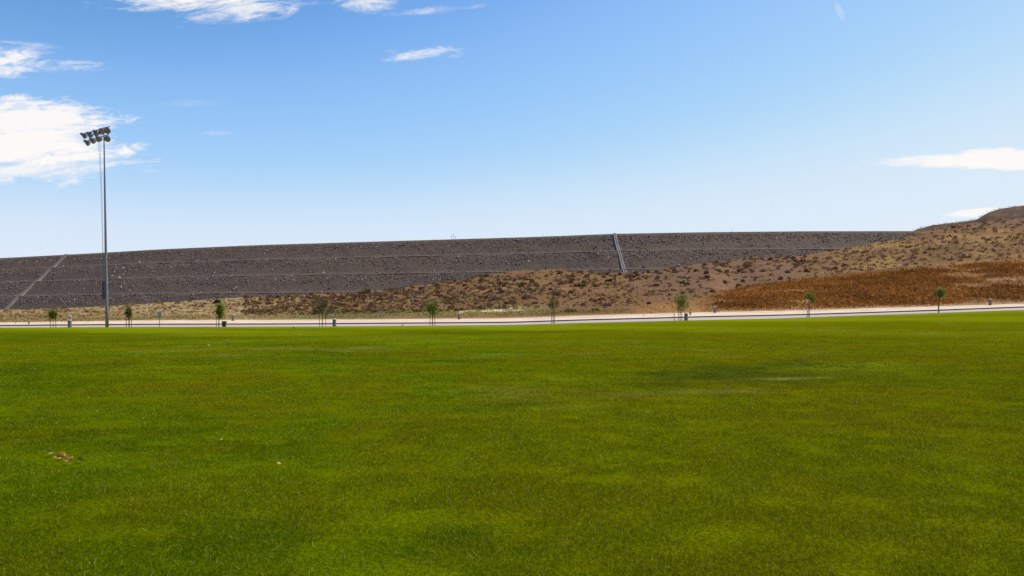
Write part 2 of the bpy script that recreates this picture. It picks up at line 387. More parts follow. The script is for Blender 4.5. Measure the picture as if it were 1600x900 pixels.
M_DARKLEAF = mat('dark_dead_leaf', (0.03, 0.025, 0.01), 0.7)
M_BIRD = mat('dark_feather', (0.035, 0.035, 0.02), 0.7)

# ------------------------------------------------------------------ the land
def grid_faces(nr, nc):
    i = np.arange(nr - 1)[:, None] * nc + np.arange(nc - 1)[None, :]
    return np.stack([i, i + 1, i + nc + 1, i + nc], -1).reshape(-1, 4)

# colour of the dry land, by place
def soil_colour(PX, D, Z, X, Y):
    PYv = HY - (Z - EYE) * F / D
    col = np.zeros(PX.shape + (3,))
    def blend(w, c): col[:] = col * (1 - w[..., None]) + np.array(lin(*c, ILL)) * w[..., None]
    blend(np.ones_like(PX), (121, 88, 53))
    blend(1 - sst(PX, 330, 560), (168, 143, 100))
    n = fbm(X / 10, Y / 10, 40); n2 = fbm(X / 26, Y / 18, 44)
    blend((1 - sst(PX, 350, 560)) * sst(n, 0.48, 0.62) * 0.8, (132, 104, 72))
    blend((1 - sst(PX, 300, 480)) * (1 - sst(D, 135, 175)) * 0.8, (146, 126, 76))
    blend(sst(PX, 400, 480) * (1 - sst(PX, 800, 900)) * (1 - sst(D, 140, 152)) * 0.85, (128, 118, 66))           # green weeds by the verge
    blend(sst(PX, 560, 640) * (1 - sst(PX, 1010, 1090)) * (1 - sst(D, 124, 131)) * 0.85, (142, 96, 56))          # reddish margin
    blend(sst(PX, 960, 1060) * (1 - sst(PX, 1200, 1300)) * sst(D, 150, 190) * 0.9, (116, 86, 63))              # bare soil
    blend(sst(PX, 380, 560) * (1 - sst(PX, 900, 960)) * sst(n2, 0.5, 0.66) * sst(D, 150, 170) * 0.6, (152, 118, 70))
    blend(sst(PX, 1230, 1330) * sst(D, 235, 255) * 0.9, (122, 89, 52))
    blend(sst(PX, 1230, 1330) * sst(D, 235, 255) * sst(n, 0.5, 0.62) * 0.7, (152, 118, 62))
    blend(sst(PX, 1380, 1500) * sst(D, 325, 365) * 0.8, (112, 80, 58))
    nr = fbm(X / 7, Y / 9, 47)
    wr = sst(PX + (nr - 0.5) * 60, 1095, 1175) * (1 - sst(D + (nr - 0.5) * 16, 182, 200))
    blend(wr, (142, 94, 46)); blend(wr * sst(fbm(X / 5, Y / 12, 49), 0.5, 0.64) * 0.8, (168, 124, 72)); blend(wr * (1 - sst(D + (n - 0.5) * 40, 128, 150)) * 0.85, (166, 126, 80))
    blend(wr * sst(PX, 1470, 1560) * (1 - sst(D, 150, 172)) * 0.7, (140, 108, 78))
    blend(sst(PX, 960, 1040) * (1 - wr) * (1 - sst(D, 138, 152)) * 0.85, (158, 112, 60))
    blend(sst(PX, 690, 720) * (1 - sst(PX, 800, 830)) * sst(D, 133, 136) * (1 - sst(D, 139, 142)) * sst(fbm(X / 3, Y / 3, 61), 0.5, 0.56), (226, 206, 160))   # pale sand spill
    blend((1 - sst(D, VERGE_D, VERGE_D + 4)) * 0.7, (176, 146, 108))
    return col
soil = soil_colour(PXG, DG, ZG, WX, WY)
me = mesh_np('hillside', np.stack([WX, WY, ZG], -1).reshape(-1, 3), grid_faces(len(rowd), len(colpx)), M_SOIL, True, {'soil': soil.reshape(-1, 3)})
tag(link('hillside', me), kind='structure')

# base sheet to the horizon
gs = 5000.0
me = mesh_np('ground', [(-gs, -gs, -3.0), (gs, -gs, -3.0), (gs, gs, -3.0), (-gs, gs, -3.0)], [(0, 1, 2, 3)], M_SOIL, False, {'soil': np.tile(lin(150, 122, 84, ILL), (4, 1))})
tag(link('ground', me), kind='structure')

# hill behind the right-hand slope
H2 = prof([(-700, 500), (1360, 380), (1420, 365), (1440, 357.5), (1460, 352.3), (1500, 347.2), (1526, 343.8), (1534, 339), (1545, 333), (1558, 329), (1575, 325.6), (1600, 322.2), (1700, 317), (2300, 310)], 3)
hp = np.arange(1330, 2301, 6.0); hd = np.linspace(520, 760, 40)
HPX, HD = np.meshgrid(hp, hd); top = zat(H2(HPX), 620.0)
HZ = np.where(HD < 620, top * (0.55 + 0.45 * sst(HD, 500, 620)), top * (1 - 0.2 * sst(HD, 640, 760)))
HX = (HPX - CX) * HD / F
HZ = HZ + (fbm(HX / 18, HD / 18, 71) - 0.5) * 2.2
hs_col = np.zeros(HPX.shape + (3,)); hs_col[:] = lin(86, 65, 53, ILL); w = sst(fbm(HX / 9, HD / 9, 5), 0.5, 0.6)[..., None]
hs_col = hs_col * (1 - w) + np.array(lin(108, 84, 58, ILL)) * w
me = mesh_np('far_hill', np.stack([HX, HD, HZ], -1).reshape(-1, 3), grid_faces(len(hd), len(hp)), M_SOIL, True, {'soil': hs_col.reshape(-1, 3)})
tag(link('far_hill', me), kind='structure')

# lawn
lx = np.linspace(-150, 150, 301); ly = np.concatenate([np.linspace(-14, 2, 9), np.linspace(2.5, 40, 120), np.linspace(40.7, 90.5, 72)])
LX, LY = np.meshgrid(lx, ly)
def wear_at(X, Y):
    """x: dry, y: dark grey-green hollow, z: lighter mown band"""
    X = np.asarray(X, float); Y = np.asarray(Y, float)
    ns = fbm(X / 1.6, Y / 1.6, 31); nb = fbm(X / 5, Y / 5, 33)
    el = lambda cx, cy, a, b, sl=0.0: 1 - np.sqrt(((X - cx) / a) ** 2 + ((Y - cy - sl * (X - cx)) / b) ** 2)
    def rel(cx, cy, a, b, ang):
        ca, sa = math.cos(ang), math.sin(ang); p, q = X - cx, Y - cy
        return 1 - np.sqrt(((p * ca + q * sa) / a) ** 2 + ((q * ca - p * sa) / b) ** 2)
    nf = fbm(X / 2.6, Y / 3.4, 35)
    dark = sst(rel(5.9, 21.8, 7.2, 3.2, 0.87) + (nf - 0.5) * 1.7 + (ns - 0.5) * 1.4, 0.05, 0.75) * 0.80
    dry = np.maximum(sst(rel(3.6, 16.2, 2.6, 1.0, 0.5) + (ns - 0.5) * 1.8, 0.1, 1.0) * 0.50, sst(rel(7.1, 20.0, 1.5, 0.42, 0.1) + (ns - 0.5) * 1.2, 0.05, 0.7) * 0.75)
    dry = np.maximum(dry, sst(Y + (nb - 0.5) * 9, 78, 90) * 0.8)
    dry = np.maximum(dry, sst(ns, 0.58, 0.78) * sst(nb, 0.52, 0.68) * 0.42)
    band = np.sin((X * 0.9 + Y * 1.0) / 5.2 + (nb - 0.5) * 3.5)
    lite = np.clip(sst(band, -0.2, 0.9) * 0.55 * sst(Y, 28, 60) + sst(Y, 60, 88) * 0.40, 0, 1)
    lite = np.maximum(lite, np.maximum(sst(rel(1.6, 19.5, 2.6, 2.2, 0.3) + (ns - 0.5), 0.1, 0.9), sst(rel(10.8, 24.0, 4.5, 3.0, 0.6) + (ns - 0.5), 0.1, 0.9)) * 0.6)
    return np.stack([dry, dark * (1 - dry * 0.4), lite], -1)
me = mesh_np('lawn', np.stack([LX, LY, lawn_z(LX, LY)], -1).reshape(-1, 3), grid_faces(len(ly), len(lx)), M_LAWN, True, {'wear': wear_at(LX, LY).reshape(-1, 3)})
tag(link('lawn', me), kind='structure')

# road, kerb, sidewalk and dirt shoulder, all running left to right
sp = np.arange(-700, 2301, 10.0)
def strip(name, rows, material):
    """rows: list of (depth, height array along sp)"""
    V = np.stack([np.stack([(sp - CX) * d / F, np.full_like(sp, d), z], -1) for d, z in rows], 0)
    me = mesh_np(name, V.reshape(-1, 3), grid_faces(len(rows), len(sp)), material, False); return tag(link(name, me), kind='structure')
zE, zK, zV = zat(E(sp), LAWN_D), zat(K(sp), KERB_D), zat(S(sp), VERGE_D)
strip('road', [(90.0, zE - 0.05), (98.0, (zE + zK) / 2 - 0.01), (KERB_D, zK)], M_ROAD)
strip('kerb', [(KERB_D, zK - 0.02), (KERB_D + 0.02, zK + 0.18), (KERB_D + 0.16, zK + 0.185)], M_KERB)
lerp = lambda f: (zK + 0.155) * (1 - f) + zV * f
strip('sidewalk', [(KERB_D + 0.16, zK + 0.181), (KERB_D + 4.0, lerp(0.285))], M_WALK)
strip('dirt_shoulder', [(KERB_D + 4.0, lerp(0.285) - 0.004), (KERB_D + 9.0, lerp(0.63)), (VERGE_D + 0.8, zV + 0.02)], M_DIRT)

# ------------------------------------------------------------------ rock-fill dam
H = 45.0
CR = prof([(-700, 425), (-300, 412), (0, 403.4), (150, 395.5), (240, 390), (400, 383), (600, 377), (840, 370), (960, 365.2), (1100, 362.8), (1250, 361.3), (1430, 361), (1600, 361.2), (2300, 362)], 30)
cp = np.arange(-600, 1700, 2.0); cD = H * F / (HY - CR(cp)); cX = (cp - CX) * cD / F
dX = np.arange(-900, 330, 2.0); crestY = np.interp(dX, cX, cD)
SL = 1.45
PROF = [(10.0, 0.0), (0.0, 0.0)]                     # (distance towards the lawn is negative y, height below the crest)
run = 0.0; hgt = 0.0; bench_at = []
for k in range(4):
    for q in range(1, 7):
        PROF.append((-(run + SL * 11.25 * q / 6), -(hgt + 11.25 * q / 6)))
    run += SL * 11.25; hgt += 11.25
    if k < 3: PROF.append((-(run + 3.0), -(hgt + 0.05))); bench_at.append((run, hgt)); run += 3.0
PROF.append((-(run + 9.0), -(hgt + 6.0)))
PO = np.array([p[0] for p in PROF]); PH = np.array([p[1] for p in PROF])
rowN = len(PROF)
DXG = np.tile(dX, (rowN, 1)); DYG = crestY[None, :] + PO[:, None]; DZG = np.tile((EYE + H + PH)[:, None], (1, len(dX)))
jit = (fbm(DXG / 5, (DYG * 0.8 + DZG) / 5, 81) - 0.5) * 0.9
DZG = DZG + jit * (np.arange(rowN) > 2)[:, None] + (fbm(DXG / 2.2, DYG * 0 + 3, 83) - 0.5) * 0.12 * (np.arange(rowN) <= 2)[:, None]
me = mesh_np('dam', np.stack([DXG, DYG, DZG], -1).reshape(-1, 3), grid_faces(rowN, len(dX)), M_ROCK, False)
dam = tag(link('dam', me), 'long dark grey-brown rock-fill dam stretching behind the dry slopes', 'dam')
def face_pt(X, s):
    """point on the dam's face: s metres measured down from the crest"""
    cy = np.interp(X, dX, crestY); i = np.argsort(-PH[1:-1]); hh = -PH[1:-1]
    return X, cy + np.interp(s, hh, PO[1:-1]), EYE + H - s
def place(X, s): x, y, z = face_pt(X, s); return Vector((x, float(y), float(z)))
def dam_crest(px):
    X = float(np.interp(px, cp, cX)); return X, float(np.interp(X, dX, crestY)), EYE + H
# loose boulders over the face
ico = bmesh.new(); bmesh.ops.create_icosphere(ico, subdivisions=1, radius=1.0)
IV = np.array([v.co[:] for v in ico.verts]); IF = np.array([[v.index for v in f.verts] for f in ico.faces]); ico.free()
NB = 56000
bx = rng.uniform(-560, 290, NB); bs = rng.uniform(1.3, 45, NB)
keep = (fbm(bx / 9, bs / 5, 91) + 0.25 * np.sin(bs / 11.25 * 2 * np.pi) > rng.uniform(0.2, 0.75, NB))
bx, bs = bx[keep], bs[keep]; nb = len(bx)
X, Y, Z = face_pt(bx, bs); br = np.exp(rng.normal(-1.32, 0.34, nb)).clip(0.15, 0.7)
Vv = IV[None] * rng.uniform(0.7, 1.2, (nb, 12, 1)) * (br[:, None, None] * rng.uniform(0.6, 1.3, (nb, 1, 3)))
Vv = Vv + np.stack([X, Y - 0.1, Z + 0.1], -1)[:, None, :]
g = np.where(rng.random(nb) < 0.09, rng.uniform(0.30, 0.55, nb), np.where(rng.random(nb) < 0.25, rng.uniform(0.17, 0.24, nb), rng.uniform(0.11, 0.16, nb)))
tint = g[:, None] * np.array([1.18, 0.88, 0.70]) * rng.uniform(0.93, 1.07, (nb, 3))
me = mesh_np('riprap', Vv.reshape(-1, 3), (IF[None] + 12 * np.arange(nb)[:, None, None]).reshape(-1, 3), M_BOULDER, False, {'tint': np.repeat(tint, 12, 0)})
tag(link('riprap', me, dam), kind='stuff')
# narrow gravel tracks on the benches
for (o, h) in bench_at:
    n = len(dX); rows = []
    for off, up in ((0.3, 0.30), (-2.8, 0.26), (-3.05, 0.18), (-3.8, -0.36)):
        rows.append(np.stack([dX, crestY - o + off, np.full(n, EYE + H - h + up) + (fbm(dX / 6, dX * 0 + off, 77) - 0.5) * 0.3], -1))
    link('bench_track', mesh_np('bench_track', np.concatenate(rows), grid_faces(4, n), M_TRACK), dam)
def chute(name, px, half, wall_w, wall_h, s_end, floor_mat, wall_mat, lab):
    X = dam_crest(px)[0]; ss = np.linspace(0, s_end, 34)
    C3 = np.array([place(X, s)[:] for s in ss]); C3[:, 2] += 0.15
    for _ in range(5): C3[1:-1] = (C3[:-2] + C3[1:-1] * 2 + C3[2:]) / 4
    def ribbon(x0, x1, up):
        a = C3 + np.array([x0, -0.25, up]); b = C3 + np.array([x1, -0.25, up]); a2 = a - np.array([0, -0.6, 1.6]); b2 = b - np.array([0, -0.6, 1.6])
        V = np.concatenate([a2, a, b, b2]); n = len(ss); return V, grid_faces(4, n)
    V, Fc = ribbon(-half, half, 0.3); fl = link(name, mesh_np(name, V, Fc, floor_mat), dam); tag(fl, lab)
    for sg in (-1, 1):
        V, Fc = ribbon(sg * half + sg * 0.01, sg * (half + wall_w), 0.3 + wall_h); link('side_wall', mesh_np('side_wall', V, Fc, wall_mat), fl)
chute('stairway', 960, 0.52, 0.20, 0.12, 34, mat('stair_shade', (0.10, 0.075, 0.062), 0.95), mat('stair_wall', (0.58, 0.50, 0.44), 0.9), 'steep narrow stairway between two pale concrete side walls')
chute('drainage_chute', 104, 0.9, 0.4, 0.12, 45, mat('chute_floor', (0.150, 0.114, 0.092), 0.95), M_CHUTE, 'slanting pale drainage chute down the left of the dam face')
# small white markers on the dam's face
for px, s, lab in ((200, 22.5, 'white marker block on the middle bench of the dam, right of the light tower'), (185, 33.7, 'white marker block low on the dam face beside the light tower'),
                   (225, 11.2, 'upright white marker post on the upper bench of the dam'), (508, 22.4, 'white marker block on the middle bench above the wide sapling')):
    X = float(np.interp(px, cp, cX)); p = place(X, s); k = p.y / float(np.interp(X, dX, crestY)); p = place((px - CX) * p.y / F, s)
    o = thing('survey_marker', p + Vector((0, -2.6 if s != 33.7 else -3.2, 0.6)), lab, 'marker', 'white survey markers on the dam')
    b = bmesh.new(); add_box(b, (0, 0, 0.2), (2.0 if s != 11.2 else 0.7, 0.8, 0.4), bevel=0.04); bm_obj('pad', b, M_WHITE, o)
    b = bmesh.new(); add_tube(b, [(0.2, 0, 0.4), (0.2, 0, 1.5)], 0.16); bm_obj('post', b, M_WHITE, o)
# things on the crest
X, Y, Z = dam_crest(709)
o = thing('mast_frame', (X, Y, Z + 0.1), 'spindly grey frame of thin posts standing on the dam crest', 'mast')
for x, h in ((-1.3, 2.0), (0.0, 3.3), (1.2, 1.9)):
    b = bmesh.new(); add_tube(b, [(x, 0, -0.3), (x, 0, h)], 0.085, 6); bm_obj('post', b, M_STEEL, o)
b = bmesh.new(); add_tube(b, [(-2.0, 0.0, 1.5), (0, 0, 3.2)], 0.06, 6); add_tube(b, [(0.1, 0, 1.9), (1.2, 0, 1.0)], 0.05, 6); bm_obj('brace', b, M_STEEL, o)
for px, lab in ((15, 'thin marker post on the dam crest near the left edge'), (848, 'thin marker post on the middle of the dam crest, left of the stairway'), (1144, 'thin marker post on the dam crest right of the stairway')):
    X, Y, Z = dam_crest(px); o = thing('marker_post', (X, Y, Z), lab, 'post', 'marker posts on the dam crest')
    b = bmesh.new(); add_tube(b, [(0, 0, -0.3), (0, 0, 1.3)], 0.07, 6); bm_obj('shaft', b, M_STEEL, o)
    b = bmesh.new(); add_box(b, (0, 0, 1.36), (0.25, 0.1, 0.16)); bm_obj('marker_plate', b, M_STEEL, o)

# ------------------------------------------------------------------ vegetation helpers
def quads(cent, size, rs, up=0.0, stretch=1.0):
    """one small quad per centre, at random angles -> verts (n*4,3)"""
    n = len(cent); a = rs.normal(size=(n, 3)); a[:, 2] += up; a /= np.linalg.norm(a, axis=1, keepdims=True) + 1e-9
    b = np.cross(a, rs.normal(size=(n, 3))); b /= np.linalg.norm(b, axis=1, keepdims=True) + 1e-9
    s = np.asarray(size)[:, None] if np.ndim(size) else size
    a = a * s * stretch; b = b * s * 0.5
    return np.stack([cent - a - b * 0.3, cent + b, cent + a + b * 0.3, cent - b], 1).reshape(-1, 3)
QF = lambda n: np.arange(n * 4).reshape(n, 4)
def mound(rs, n=90, flat=0.75):
    """unit shrub: rough dome of twig-sized faces (radius 1)"""
    d = rs.normal(size=(n, 3)); d[:, 2] = np.abs(d[:, 2]); d /= np.linalg.norm(d, axis=1, keepdims=True)
    lob = 0.72 + 0.28 * np.sin(3 * np.arctan2(d[:, 1], d[:, 0]) + rs.uniform(0, 6)) * (1 - d[:, 2]) + rs.normal(0, 0.08, n)
    c = d * (lob * rs.uniform(0.55, 1.0, n))[:, None] * np.array([1, 1, flat]); c[:, 2] += 0.02
    return quads(c, rs.uniform(0.16, 0.34, n), rs, 0.4), n
KINDS = {'brown': (116, 84, 58), 'grey': (120, 94, 84), 'straw': (172, 146, 94), 'olive': (114, 104, 56)}
def shrub_tint(kind, n, rs):
    c = np.array(lin(*KINDS[kind], ILL * 1.12)); return np.repeat(c * rs.uniform(0.72, 1.35, (n, 1)), 4, 0)
# screen-even scatter of shrubs over the slopes
def dens_at(px, py):
    s, m = float(S(px)), float(M(px)); f = (s - py) / max(s - m, 1.0)         # 0 at the verge, 1 at the ridge
    if px < 380: return 0.10 + 0.35 * (f > 0.35)
    if px < 840: return 0.95 if f > 0.2 else 0.0
    if px < 1000: return 0.62 if f > 0.2 else 0.05
    if px < 1110: return 0.45 if f > 0.3 else 0.12
    r = float(RH(px))
    if py > r - 1: return 0.05
    if px < 1270: return 0.22 + 0.7 * (f > 0.72)
    return 1.0
shr = []
rs = np.random.default_rng(11)
while len(shr) < 6000:
    px = rs.uniform(-40, 1640); s, m = float(S(px)), float(M(px)); py = rs.uniform(m + 0.5, s - 1.5)
    if rs.random() > dens_at(px, py): continue
    g = ground_at(px, py)
    if g is None or g[1] < 126: continue
    cl = float(vnoise(np.array([g[0] / 9]), np.array([g[1] / 12]), 55)[0])
    if rs.random() > 0.25 + 1.0 * cl: continue
    rp = rs.uniform(1.3, 6.2) * rs.uniform(0.7, 1.0) * (0.7 if px < 380 else 1.0) * (0.85 if px > 1270 else 1.0); rad = float(np.clip(rp * g[1] / F, 0.30, 1.7))
    u = rs.random()
    kind = ('brown' if u < 0.50 else 'grey' if u < 0.72 else 'straw' if u < (0.99 if px > 1000 else 0.93) else 'olive') if px > 380 else ('straw' if u < 0.55 else 'brown' if u < 0.85 else 'olive')
    if px > 860 and px < 1110 and kind == 'olive': kind = 'grey'
    shr.append((rad / g[1], g, rad, kind, px, py))
shr.sort(key=lambda a: -a[0])
proto = {}
for kind in KINDS:
    for v in range(2):
        V, n = mound(rs, 95); proto[kind, v] = mesh_np('shrub', V, QF(n), M_TWIG, False, {'tint': shrub_tint(kind, n, rs)})
WHAT = {'brown': 'dry brown rounded shrub', 'grey': 'greyish rounded sage shrub', 'straw': 'pale straw-coloured dry shrub', 'olive': 'dull olive-green low shrub'}
def zone(px, py):
    if px < 380: return 'on the pale flat below the left of the dam'
    if px < 640: return 'on the brown slope behind the wide sapling'
    if px < 840: return 'on the brown slope left of the central knoll'
    if px < 1000: return 'on the central knoll below the dam stairway'
    if px < 1270: return 'on the bare slope right of the stairway'
    return 'on the hillside above the rust-coloured brush'
NIND = 290
for k, (_, g, rad, kind, px, py) in enumerate(shr[:NIND]):
    zn = zone(px, py); o = link('shrub', proto[kind, k % 2], None, (g[0], g[1], g[2] - 0.05), rs.uniform(0, 6.28)); o.scale = (rad * rs.uniform(0.9, 1.35), rad, rad * rs.uniform(1.2, 1.6))
    tag(o, f'{WHAT[kind]} {zn}', 'shrub', f'{WHAT[kind]}s {zn}')
VV, TT = [], []
for (_, g, rad, kind, px, py) in shr[NIND:]:
    V, n = mound(rs, 26); V = V * np.array([rad * 1.2, rad, rad * 1.45]) + np.array([g[0], g[1], g[2] - 0.05]); VV.append(V); TT.append(shrub_tint(kind, n, rs))
for _ in range(900):
    q = rs.uniform(1425, 1680); dd = rs.uniform(560, 628); x = at(q, dd); rad = rs.uniform(0.25, 0.7)
    a_ = int(np.clip(np.searchsorted(hp, q), 0, len(hp) - 1)); b_ = int(np.clip(np.searchsorted(hd, dd), 0, len(hd) - 1))
    V, n = mound(rs, 22); VV.append(V * rad + np.array([x, dd, HZ[b_, a_] - 0.1])); TT.append(shrub_tint(('brown', 'grey', 'brown', 'straw')[int(rs.integers(4))], n, rs))
V = np.concatenate(VV); tag(link('low_scrub', mesh_np('low_scrub', V, QF(len(V) // 4), M_TWIG, False, {'tint': np.concatenate(TT)})), 'low dry scrub covering the slopes below the dam', 'scrub', kind='stuff')

# a few bushes that stand out
def bush(px, py, wpx, hpx, colour, label, n=260, cat='bush'):
    g = ground_at(px, py); d = g[1]; rx = wpx / 2 * d / F; rz = hpx * d / F
    V, n = mound(rs, n, 1.0); V = V * np.array([rx, rx * 0.8, rz])
    c = np.array(lin(*colour, ILL)); tint = np.repeat(c * rs.uniform(0.7, 1.35, (n, 1)), 4, 0)
    o = link('bush', mesh_np('bush', V, QF(n), M_TINTLEAF, False, {'tint': tint}), None, (g[0], g[1], g[2] - 0.05)); return tag(o, label, cat)
bush(340, 474, 14, 8, (46, 58, 30), 'dark green round bush on pale flat, seen above the fullest sapling')
bush(573, 459, 18, 9, (106, 100, 52), 'olive-green round bush at the foot of the dam')
bush(931, 485.5, 18, 6, (112, 118, 50), 'bright green low bush by the verge, right of a stand of weeds')
bush(893, 487, 26, 6, (92, 104, 46), 'dark green spreading bush by the verge right of the sparse sapling')
bush(905, 448, 26, 7, (112, 96, 58), 'wide olive-brown bush on the face of the central knoll')
bush(955, 441, 22, 7, (84, 62, 50), 'dark brown wide bush below the foot of the stairway')

# ground cover: straw tufts, rust-brown brush, green weeds
def cover(name, n, sampler, hgt, spread, colours, label, cat, blades=7, matl=None):
    P = []
    while len(P) < n:
        px, py = sampler(); g = ground_at(px, py)
        if g is not None and g[1] > 121: P.append(g)
    P = np.array(P); m = len(P) * blades
    c = np.repeat(P, blades, 0) + np.concatenate([rs.normal(0, spread, (m, 2)), np.zeros((m, 1))], 1)
    h = rs.uniform(*hgt, m) * np.repeat(rs.uniform(0.6, 1.25, len(P)), blades)
    off = np.linalg.norm(c[:, :2] - np.repeat(P, blades, 0)[:, :2], axis=1); c[:, 2] += h * rs.uniform(0.05, 1.0, m) * np.exp(-(off / (1.5 * spread)) ** 2)
    V = quads(c, h * rs.uniform(0.2, 0.42, m), rs, 0.5)
    col = np.array([lin(*q, ILL) for q in colours]); t = col[rs.integers(0, len(col), len(P))].repeat(blades, 0) * rs.uniform(0.8, 1.2, (m, 1)) * (0.50 + 1.0 * fbm(P[:, 0] / 6, P[:, 1] / 9, 123))[:, None].repeat(blades, 0)
    tag(link(name, mesh_np(name, V, QF(m), matl or M_TWIG, False, {'tint': np.repeat(t, 4, 0)})), label, cat, kind='stuff')
def s_red():
    while True:
        px = rs.uniform(1112, 1640); r, s = float(RH(px)), float(S(px)); py = rs.uniform(r, s - 1)
        f = (s - py) / (s - r); g = ground_at(px, py)
        if g is None: continue
        nz_ = float(fbm(np.array([g[0] / 8]), np.array([g[1] / 11]), 47)[0])
        p_ = float(0.10 + 0.90 * sst(f + (nz_ - 0.5) * 0.5, 0.08, 0.40 if px > 1330 else 0.28)) * float(sst(f, 1.02, 0.86) * 0.75 + 0.25) * (0.45 if px > 1480 and f < 0.6 else 1.0) * float(sst(px + (nz_ - 0.5) * 70, 1112, 1175)) * float(sst(nz_, 0.30, 0.56))
        if rs.random() < p_: return px, py
cover('rust_brush', 8500, s_red, (0.3, 0.85), 0.8, [(152, 98, 44), (144, 94, 42), (162, 112, 58), (134, 86, 42)], 'rust-brown dry brush covering the low rise right of the road', 'brush', 15)
def s_mid():
    px = rs.uniform(1100, 1640); r, s = float(RH(px)), float(S(px)); return px, s - (s - r) * rs.random() ** 1.6
cover('tan_grass', 3500, s_mid, (0.2, 0.55), 0.8, [(172, 128, 74), (160, 112, 60), (184, 146, 92), (150, 104, 58)], 'tan dry grass between the rust-brown brush and the far sidewalk', 'dry grass', 8)
def s_straw():
    while True:
        px = rs.uniform(-40, 1640); s, m = float(S(px)), float(M(px)); py = rs.uniform(m, s)
        if px > 1150 and py > RH(px) and rs.random() < 0.7: continue
        return px, py
cover('straw_grass', 12000, s_straw, (0.15, 0.4), 0.7, [(150, 118, 70), (140, 106, 62), (124, 94, 58), (166, 134, 82)], 'pale dry grass scattered over the slopes below the dam', 'dry grass', 6)
def s_weed():
    px = rs.uniform(400, 980) if rs.random() < 0.75 else rs.uniform(-20, 420); s = float(S(px)); return px, s - rs.uniform(2.5, 12 if px > 400 and px < 840 else 7)
cover('green_weeds', 1300, s_weed, (0.2, 0.5), 0.9, [(122, 128, 58), (134, 130, 66), (104, 114, 48), (142, 126, 70)], 'low green weeds along the far verge of the road', 'weeds', 6, M_TINTLEAF)

# ------------------------------------------------------------------ saplings along the road
def sapling(px, top, base, crown, stakes, trunk_px, label, colour, n=620, ncl=14, leaf=0.10, clumps=None):
    """crown = (x0, x1, y0, y1) in photo pixels; stakes: list of (column, top row)"""
    d = 91.0; k = d / F; bz = float(zat(E(px), LAWN_D)) - 0.03; bx = at(px, d)
    o = thing('sapling', (bx, d, bz), label, 'tree', 'young staked trees along the road'); r = np.random.default_rng(int(px))
    X = lambda p: (p - px) * k
    Zp = lambda y: zat(y, d) - bz
    b = bmesh.new(); ht = Zp(top) * 0.93; tx = X(trunk_px); bend = X((crown[0] + crown[1]) / 2)
    pts = [(tx, 0, -0.1), (tx * 0.9 + bend * 0.1, 0.01, ht * 0.35), (tx * 0.5 + bend * 0.5, 0.03, ht * 0.7), (bend, 0, ht)]
    add_tube(b, pts, [0.032, 0.028, 0.02, 0.008], 7); bm_obj('trunk', b, M_BARK, o)
    x0, x1, y0, y1 = crown; cx, cz = X((x0 + x1) / 2), Zp((y0 + y1) / 2); hw, hh = (x1 - x0) / 2 * k, (y1 - y0) / 2 * k
    cc = []
    for q in range(ncl):
        v = r.normal(size=3); v /= np.linalg.norm(v); v *= r.random() ** 0.45 * 0.82; cc.append((cx + v[0] * hw, v[1] * hw, cz + v[2] * hh))
    if clumps: cc = [(X(a), r.normal(0, hw * 0.35), Zp(bq)) for a, bq in clumps]
    cc = np.array(cc); b = bmesh.new()
    for c in cc[:9]:
        s = Vector((tx * 0.6 + bend * 0.4, 0.02, ht * r.uniform(0.45, 0.75))); c = Vector(c); add_tube(b, [s, (s + c) / 2 + Vector((0, 0, -0.05)), c], [0.012, 0.009, 0.004], 5)
    bm_obj('limb', b, M_BARK, o)
    n = int(n * 1.3); which = r.integers(0, len(cc), n); rad = np.array([hw, hw, hh]) * (0.36 if not clumps else 0.24)
    c = cc[which] + r.normal(size=(n, 3)) * rad * 0.75
    c[:, 2] = np.maximum(c[:, 2], 0.4); V = quads(c, r.uniform(0.6, 1.3, n) * leaf, r)
    base_c = np.array(lin(*colour, ILL * 1.15)); clt = r.uniform(0.6, 1.4, len(cc))[which]
    t = base_c * (clt * r.uniform(0.7, 1.3, n))[:, None]; t[:, 0] *= r.uniform(0.85, 1.3, n)
    link('crown', mesh_np('crown', V, QF(n), M_TINTLEAF, False, {'tint': np.repeat(t, 4, 0)}), o)
    for sx, st in stakes:
        b = bmesh.new(); add_tube(b, [(X(sx), -0.12 if sx < px else 0.12, -0.1), (X(sx), -0.12 if sx < px else 0.12, Zp(st))], 0.038, 6); bm_obj('stake', b, M_STAKE, o)
sapling(82, 481, 511, (75, 89, 482, 499), [(79.5, 496), (86.3, 492)], 83, 'small leaning sapling left of the bollard, nearest the left edge', (104, 106, 40), 520)
sapling(201, 475, 511, (195, 206, 475, 499), [(198, 497), (201.5, 496), (204.6, 482)], 201, 'narrow sapling between the light tower and the grey sign', (108, 104, 44), 480)
sapling(343, 473, 510, (336, 351, 474, 499), [(338.6, 495), (342.3, 495)], 342.3, 'fullest leafy yellow-green sapling beside the dark bin', (112, 122, 30), 1000, 20)
sapling(503, 464, 509, (488, 516, 465, 493), [(499.6, 490), (503.6, 488), (508.6, 489)], 503.6, 'wide sparse olive sapling with three stakes left of a bollard', (88, 84, 40), 620, clumps=[(493, 484), (497, 480), (500, 485), (504, 487), (508, 489), (506, 479), (508, 470), (497, 472), (513, 482), (494, 488), (511, 475), (502, 478)])
sapling(675, 470, 509, (664, 685, 471, 492), [(672, 488), (675.8, 489), (679.3, 487)], 675.5, 'round-headed green sapling on three stakes in the middle of the row', (96, 108, 34), 820, 16)
sapling(864, 460, 506, (855, 872, 461, 486), [(861.6, 488), (864.2, 487), (866.6, 488)], 864.5, 'thin sparse sapling in front of the central knoll', (108, 100, 46), 420, 12)
